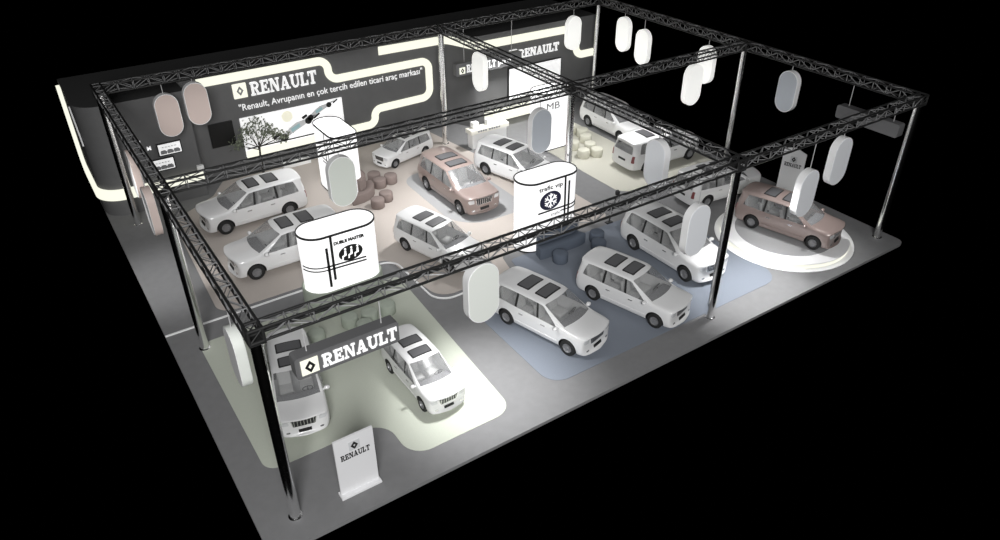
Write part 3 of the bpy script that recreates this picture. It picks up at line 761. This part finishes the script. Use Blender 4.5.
def build_body():
    bm = bmesh.new(); cr = bm.edges.layers.float.new('crease_edge'); cv = bm.verts.layers.float.new('crease_vert')
    RG = rings(); V = []
    for ring in RG:
        row = {}
        for i, p in enumerate(ring):
            row[(i, 1)] = bm.verts.new(p)
            row[(i, -1)] = row[(i, 1)] if i in (0, NP-1) else bm.verts.new((p[0], -p[1], p[2]))
        V.append(row)
    def face(vs, tg):
        vs = list(dict.fromkeys(vs))
        f = bm.faces.new(vs); f.material_index = tg; return f
    for k in range(len(V)-1):
        for s in (1, -1):
            for i in range(NP-1):
                tg = 0
                if k == 4 and i >= 8: tg = 1
                if i == 6: tg = {5: 2, 6: 5, 7: 3, 8: 5, 9: 4}.get(k, 0)
                # window cells by ring interval: 5 = front door, 7 = rear door, 9 = rear quarter
                face([V[k][(i, s)], V[k+1][(i, s)], V[k+1][(i+1, s)], V[k][(i+1, s)]], tg)
    for k, tgrow in ((0, None), (len(V)-1, 'rear')):
        for i in range(NP-1):
            a = [V[k][(i, 1)], V[k][(i+1, 1)], V[k][(i+1, -1)], V[k][(i, -1)]]
            face(a, 6 if (tgrow and i == 6) else 0)
    bmesh.ops.recalc_face_normals(bm, faces=bm.faces[:])
    for e in bm.edges:
        if len(e.link_faces) == 2:
            m0, m1 = e.link_faces[0].material_index, e.link_faces[1].material_index
            if m0 != m1: e[cr] = 1.0
        c = (e.verts[0].co+e.verts[1].co)/2
        if c.z < .26: e[cr] = max(e[cr], .35)
    for s in (1, -1):
        for k, i in ((5, 6), (5, 7), (10, 6), (10, 7), (4, 8), (5, 8)): V[k][(i, s)][cv] = .75
        for i in (6, 7): V[-1][(i, s)][cv] = .8
        for k in range(5, 12):
            e = bm.edges.get((V[k][(8, s)], V[k+1][(8, s)]))
            if e: e[cr] = .35
    # hood edge above the grille
    for k, c_ in ((0, .45), (1, .55)):
        for s in (1, -1):
            for i in range(6, NP-1):
                e = bm.edges.get((V[k][(i, s)], V[k][(i+1, s)]))
                if e: e[cr] = c_
    # crisp cowl line
    for s in (1, -1):
        for i in range(7, NP-1):
            e = bm.edges.get((V[4][(i, s)], V[4][(i+1, s)]))
            if e: e[cr] = .85
    me = bpy.data.meshes.new('car_body_cage'); bm.to_mesh(me); bm.free()
    for i in range(8): me.materials.append(M['paint'] if i != 7 else M['black'])
    o = bpy.data.objects.new('car_body_cage', me); COL.objects.link(o)
    md = o.modifiers.new('s', 'SUBSURF'); md.levels = 2; md.render_levels = 2
    # wheel wells
    bm = bmesh.new()
    for x in (1.415, -1.415):
        for s in (1, -1):
            Mx = Matrix.Translation((x, s*.82, .335)) @ Matrix.Rotation(R(90), 4, 'X')
            lathe(bm, [(0, -.22), (.385, -.22), (.385, .22), (0, .22)], 28, M=Mx)
    bmesh.ops.recalc_face_normals(bm, faces=bm.faces[:])
    for f in bm.faces: f.material_index = 7
    mc = bpy.data.meshes.new('well_cutter'); bm.to_mesh(mc); bm.free()
    for i in range(8): mc.materials.append(M['black'])
    oc = bpy.data.objects.new('well_cutter', mc); COL.objects.link(oc)
    mb = o.modifiers.new('b', 'BOOLEAN'); mb.operation = 'DIFFERENCE'; mb.object = oc; mb.solver = 'EXACT'
    dg = bpy.context.evaluated_depsgraph_get(); dg.update()
    full = bpy.data.meshes.new_from_object(o.evaluated_get(dg))
    bpy.data.objects.remove(o); bpy.data.objects.remove(oc); bpy.data.meshes.remove(me); bpy.data.meshes.remove(mc)
    return full
full = build_body()
def split(full, tags, side=None, span=(-99, 99)):
    bm = bmesh.new(); bm.from_mesh(full)
    kill = [f for f in bm.faces if f.material_index not in tags or (side and f.calc_center_median().y*side < 0) or not span[0] < f.calc_center_median().x < span[1]]
    bmesh.ops.delete(bm, geom=kill, context='FACES')
    return bm
bmf = bmesh.new(); bmf.from_mesh(full); BV = BVHTree.FromBMesh(bmf)

def finish(name, bm, mats, parent, smooth=40, keep=False):
    me = bpy.data.meshes.new(name); bm.to_mesh(me); bm.free()
    for m in mats: me.materials.append(m)
    me.polygons.foreach_set('use_smooth', [True]*len(me.polygons)); me.set_sharp_from_angle(angle=R(smooth))
    return link_mesh(name, me, parent)

def decal(name, outline, axis, m, parent, off=.006, thick=.02, n=10, step=None):
    """a thin shell laid on the body: outline (u,v) polygon, projected along axis"""
    us = [p[0] for p in outline]; vs = [p[1] for p in outline]
    bm = bmesh.new()
    # fan grid: resample the outline towards its centre in rings
    c = Vector((sum(us)/len(us), sum(vs)/len(vs)))
    per = []
    for i in range(len(outline)):
        a = Vector(outline[i]); b = Vector(outline[(i+1) % len(outline)])
        k = max(1, int((b-a).length/(step or .06)))
        for j in range(k): per.append(a.lerp(b, j/k))
    def hit(p):
        if axis[0] == 'x':
            s = 1 if axis[1] == '+' else -1
            h = BV.ray_cast(Vector((4*s, p.x, p.y)), Vector((-s, 0, 0))); d = Vector((s, 0, 0))
        elif axis[0] == 'y':
            s = 1 if axis[1] == '+' else -1
            h = BV.ray_cast(Vector((p.x, 3*s, p.y)), Vector((0, -s, 0))); d = Vector((0, s, 0))
        else:
            h = BV.ray_cast(Vector((p.x, p.y, 3)), Vector((0, 0, -1))); d = Vector((0, 0, 1))
        return h[0], d
    R_ = []
    for sc in (1, .66, .33):
        row = []
        for p in per:
            q, d = hit(c+(p-c)*sc)
            row.append((q, d))
        R_.append(row)
    qc, d = hit(c)
    base = [[bm.verts.new(q-d*.01) for q, d in R_[0]]]
    tops = [[bm.verts.new(q+d*off) for q, d in row] for row in R_]
    ctr = bm.verts.new(qc+d*off)
    n = len(per)
    for A, B in zip(base+tops, tops):
        for k in range(n): bm.faces.new((A[k], A[(k+1) % n], B[(k+1) % n], B[k]))
    for k in range(n): bm.faces.new((tops[-1][k], tops[-1][(k+1) % n], ctr))
    bmesh.ops.recalc_face_normals(bm, faces=bm.faces[:])
    return finish(name, bm, [m], parent, 30)

def make_minivan():
    root = empty('minivan', (0, 0, 0))
    finish('body', split(full, (0, 7)), [M['paint']]*7+[M['black']], root, 40)
    finish('windshield', split(full, (1,)), [M['glass']]*8, root)
    finish('tailgate_window', split(full, (6,)), [M['glass']]*8, root)
    for s in (1, -1):
        for tg, nm in ((2, 'front_side_window'), (3, 'rear_side_window'), (4, 'quarter_window')):
            finish(nm, split(full, (tg,), s), [M['glass']]*8, root)
        for lo, hi in ((-.5, 9), (-9, -.5)): finish('pillar_trim', split(full, (5,), s, (lo, hi)), [M['black']]*8, root)
    # sunroofs: black frame with a tinted pane
    for x0, x1 in ((.06, -.40), (-.74, -1.24)):
        rp = lambda k: [tuple(p) for p in rounded([(x0+k, -.43-k, .05), (x0+k, .43+k, .05), (x1-k, .43+k, .05), (x1-k, -.43-k, .05)], 3)]
        fr = decal('sunroof', rp(.035), 'z+', M['black'], root, .010, step=.2)
        decal('sunroof_pane', rp(-.02), 'z+', M['pale_glass'], fr, .020, step=.2)
    # nose
    gr = decal('grille', [tuple(p) for p in rounded([(-.38, .56, .05), (.38, .56, .05), (.45, .925, .05), (-.45, .925, .05)], 3)], 'x+', M['trim'], root, .010)
    gi = decal('grille_insert', [tuple(p) for p in rounded([(-.355, .58, .04), (.355, .58, .04), (.42, .90, .04), (-.42, .90, .04)], 3)], 'x+', M['grille'], gr, .016)
    for k in range(7):
        y = -.33+k*.11
        decal('grille_bar', [(y-.012, .595), (y+.012, .595), (y+.012, .885), (y-.012, .885)], 'x+', M['trim'], gr, .024)
    for s in (1, -1):
        decal('headlight', [tuple(p) for p in rounded([(s*.50, .68, .03), (s*.74, .69, .06), (s*.83, .86, .06), (s*.54, .90, .03)], 3)], 'x+', M['lampclear'], root, .012)
        decal('tail_light', [tuple(p) for p in rounded([(s*.66, .64, .03), (s*.82, .64, .03), (s*.80, .99, .03), (s*.69, .99, .03)], 3)], 'x-', M['red'], root, .012)
        decal('fog_light', [tuple(p) for p in rounded([(s*.50, .33, .03), (s*.64, .33, .03), (s*.64, .39, .03), (s*.50, .39, .03)], 3)], 'x+', M['trim'], root, .008)
        sd = 'y+' if s > 0 else 'y-'
        decal('side_moulding', [(-.98, .40), (.98, .40), (.98, .455), (-.98, .455)], sd, M['paint'], root, .018, step=.15)
        for x in (.22, -.80): decal('door_handle', [(x, .80), (x+.19, .80), (x+.19, .835), (x, .835)], sd, M['trim'], root, .025)
        # mirror
        bm = bmesh.new(); bmesh.ops.create_icosphere(bm, subdivisions=2, radius=1)
        for v in bm.verts: v.co = Vector((.98+v.co.x*.075-(.02 if v.co.x < 0 else 0), s*(.995+v.co.y*.11), 1.03+v.co.z*.075))
        bar(bm, (.99, s*.86, .99), (.99, s*.94, 1.02), .03, 6)
        mo = done('mirror', bm, M['paint'], root, smooth=50)
        bm = bmesh.new(); box(bm, (.90, s*1.0, 1.03), (.012, .15, .10), bevel=.004); done('mirror_glass', bm, M['trim'], mo)
    decal('licence_plate', [(-.22, .33), (.22, .33), (.22, .44), (-.22, .44)], 'x+', M['ink'], root, .018)
    decal('licence_plate', [(-.25, .60), (.25, .60), (.25, .70), (-.25, .70)], 'x-', M['ink'], root, .018)
    # wheels
    for x in (1.415, -1.415):
        for s in (1, -1):
            Mx = Matrix.Translation((x, s*.785, .325)) @ Matrix.Rotation(R(-90*s), 4, 'X')
            bm = bmesh.new(); lathe(bm, [(.16, -.10), (.29, -.105), (.322, -.08), (.325, 0), (.322, .08), (.29, .105), (.18, .10), (.16, .06)], 32, M=Mx)
            w = done('wheel', bm, M['tyre'], root, smooth=50)
            bm = bmesh.new(); lathe(bm, [(0, .03), (.10, .035), (.155, .05), (.178, .098), (.188, .102), (.16, .0), (0, .0)], 28, M=Mx)
            for k in range(6):
                a = k*math.pi/3; bx = Matrix.Rotation(a, 4, 'Z')
                box(bm, (.095, 0, .062), (.13, .04, .03), Mx @ bx, .006)
            lathe(bm, [(0, .09), (.04, .085), (.05, .05), (0, .05)], 14, M=Mx)
            done('rim', bm, M['alloy'], w, smooth=40)
    # cabin
    for x, y, w in ((.02, .36, .5), (.02, -.36, .5), (-.92, .36, .52), (-.92, -.36, .52), (-1.65, .0, 1.15)):
        bm = bmesh.new(); box(bm, (x+.10, y, .60), (.50, w, .18), bevel=.05)
        box(bm, (x-.20, y, .92), (.16, w*.95, .62), Matrix.Translation((x-.2, y, .6)) @ Matrix.Rotation(R(-12), 4, 'Y') @ Matrix.Translation((-x+.2, -y, -.6)), .05)
        if w < 1: box(bm, (x-.31, y, 1.30), (.09, .26, .17), None, .03)
        else:
            for q in (-.35, .35): box(bm, (x-.30, y+q, 1.28), (.09, .26, .15), None, .03)
        done('seat', bm, M['seat'], root, smooth=60)
    bm = bmesh.new(); box(bm, (1.02, 0, .86), (.46, 1.5, .22), bevel=.06); done('dashboard', bm, M['greyink'], root, smooth=50)
    bm = bmesh.new()
    Mw = Matrix.Translation((.70, .36, .95)) @ Matrix.Rotation(R(-65), 4, 'Y')
    for k in range(16):
        a, b = k*math.pi/8, (k+1)*math.pi/8
        bar(bm, Mw @ Vector((.18*math.cos(a), .18*math.sin(a), 0)), Mw @ Vector((.18*math.cos(b), .18*math.sin(b), 0)), .016, 5)
    bar(bm, Mw @ Vector((-.18, 0, 0)), Mw @ Vector((.18, 0, 0)), .015, 5); bar(bm, Mw @ Vector((0, 0, 0)), Mw @ Vector((0, 0, -.25)), .025, 5)
    done('steering_wheel', bm, M['black'], root)
    return root
M['pale_glass'] = mat('sunroof_pane_glass', (.10, .10, .105), .4, spec=.3)
van0 = make_minivan()
bmf.free()

# x, y of the wheelbase centre, heading (degrees), scale, ground height, rose paint, label
CARS = [
 (10.70, 2.76, -74.7, .97, .012, 0, 'white minivan on the blue carpet, left of the pair facing the front edge'),
 (14.25, 2.20, -74.4, .95, .012, 0, 'white minivan on the blue carpet beside the front middle post'),
 (17.80, 3.72, -89.2, 1.03, .012, 0, 'white minivan half behind the pale blue hanging panel near the front middle post'),
 (5.46, 2.72, -89.5, .775, .012, 0, 'white minivan on the green carpet, right of the hanging sign'),
 (1.78, 4.36, -103.5, .88, .012, 0, 'white minivan on the green carpet facing the front behind the corner post'),
 (4.5, 16.98, -178.8, 1.03, .012, 0, 'white minivan facing left by the wall, the rear one of two'),
 (4.45, 12.70, -180.0, 1.03, .012, 0, 'white minivan facing left, partly behind the kiosk with the people emblem'),
 (13.13, 18.85, -165.0, .745, .012, 0, 'small white minivan in front of the looping light band'),
 (13.31, 13.40, -89.0, 1.05, .017, 1, 'rose minivan on the grey inlay of the pink carpet'),
 (9.98, 9.45, -74.7, .90, .012, 0, 'white minivan right of the people-emblem kiosk, nose behind the front truss'),
 (16.85, 13.6, -75.0, .98, .012, 0, 'white minivan partly hidden behind the snowflake kiosk'),
 (24.85, 15.38, -90.6, .98, 0, 0, 'white minivan behind the beige poufs at the far back right'),
 (24.08, 11.2, -1.9, 1.03, .012, 0, 'white minivan showing its tailgate on the beige carpet'),
 (23.72, 6.72, -6.0, .95, 0, 0, 'white minivan showing its tailgate behind the front truss by its middle post'),
 (23.21, 2.23, -75.3, .96, .262, 1, 'rose minivan on the round white platform'),
]
for i, (x, y, a, s, z, rose, lab) in enumerate(CARS):
    c = van0 if i == 0 else copy_tree(van0)
    c.location = (x, y, z); c.rotation_euler = (0, 0, R(a)); c.scale = (s, s, s)
    tag(c, lab, 'car', 'rose minivans' if rose else 'white minivans')
    if rose:
        for ch in c.children:
            if ch.name.split('.')[0] in ('body', 'mirror', 'side_moulding'):
                for k, sl in enumerate(ch.material_slots):
                    if sl.material is M['paint']:
                        sl.link = 'OBJECT'; sl.material = M['paintpink']

# ------------------------------------------------------------------ light
world = bpy.data.worlds.new('World'); scene.world = world; world.use_nodes = True
world.node_tree.nodes['Background'].inputs[0].default_value = (0, 0, 0, 1)
world.node_tree.nodes['Background'].inputs[1].default_value = 0
def area(loc, sx, sy, P, rot=(0, 0, 0), col=(1, 1, 1)):
    l = bpy.data.lights.new('fill_light', 'AREA'); l.shape = 'RECTANGLE'; l.size = sx; l.size_y = sy; l.energy = P; l.color = col
    o = bpy.data.objects.new('fill_light', l); COL.objects.link(o); o.location = loc; o.rotation_euler = rot
    return o
def spot(loc, tgt, P, ang, blend=.8, rad=.35, col=(1, 1, 1)):
    l = bpy.data.lights.new('truss_spot', 'SPOT'); l.energy = P; l.spot_size = R(ang); l.spot_blend = blend; l.shadow_soft_size = rad; l.color = col
    o = bpy.data.objects.new('truss_spot', l); COL.objects.link(o); o.location = loc
    o.rotation_euler = (Vector(tgt)-Vector(loc)).to_track_quat('-Z', 'Y').to_euler()
    return o
# added big soft fill light, high up on the visitors' side
hall = area((-9, -27, 23), 12, 12, 14000)
hall.rotation_euler = (Vector((12, 9, 0))-hall.location).to_track_quat('-Z', 'Y').to_euler()
for (x, y, sx, sy, P) in ((8, 4.3, 13, 6, 60), (21.2, 4.3, 8, 6, 50), (8, 14, 13, 8, 200), (21.2, 14, 8, 8, 120)):  # added soft fill under each bay of the grid, not real fixtures
    area((x, y, 5.6), sx, sy, P)
spot((7.0, 1.6, 5.7), (7.1, 1.1, 0), 2700, 78, 1)
spot((18.5, .2, 5.7), (18.6, .2, 0), 2900, 72, 1)
spot((12.6, 12.4, 5.7), (12.8, 12.0, 0), 1900, 120)
spot((8.0, 17.5, 5.7), (8.2, 17.5, 0), 500, 110)
spot((-.9, 13.6, 5.8), (-.2, 13.8, 0), 850, 66, 1)
spot((22.9, 2.2, 5.7), (22.4, 1.0, 0), 900, 70)
spot((22.4, 12.0, 5.7), (22.0, 11.5, 0), 1100, 110)
spot((19.2, 17.0, 5.7), (19.4, 17.6, 0), 2000, 100)

# ------------------------------------------------------------------ camera
cam = bpy.data.cameras.new('Camera'); co = bpy.data.objects.new('Camera', cam); COL.objects.link(co)
cam.sensor_width = 36; cam.lens = 746.4/1000*36; cam.clip_end = 200
yaw, pitch, roll = .591, .577, -.002
fwd = Vector((math.sin(yaw)*math.cos(pitch), math.cos(yaw)*math.cos(pitch), -math.sin(pitch)))
rt = Vector((math.cos(yaw), -math.sin(yaw), 0)); up = rt.cross(fwd)
r2 = rt*math.cos(roll)+up*math.sin(roll); u2 = up*math.cos(roll)-rt*math.sin(roll)
mx = Matrix((r2, u2, -fwd)).transposed().to_4x4()
mx.translation = Vector((-1.752*1.6, -8.82*1.6, 10.344*1.6))
co.matrix_world = mx
scene.camera = co
vs = scene.view_settings
vs.view_transform = 'Standard'; vs.look = 'None'; vs.gamma = 1; vs.exposure = 0; vs.use_curve_mapping = False
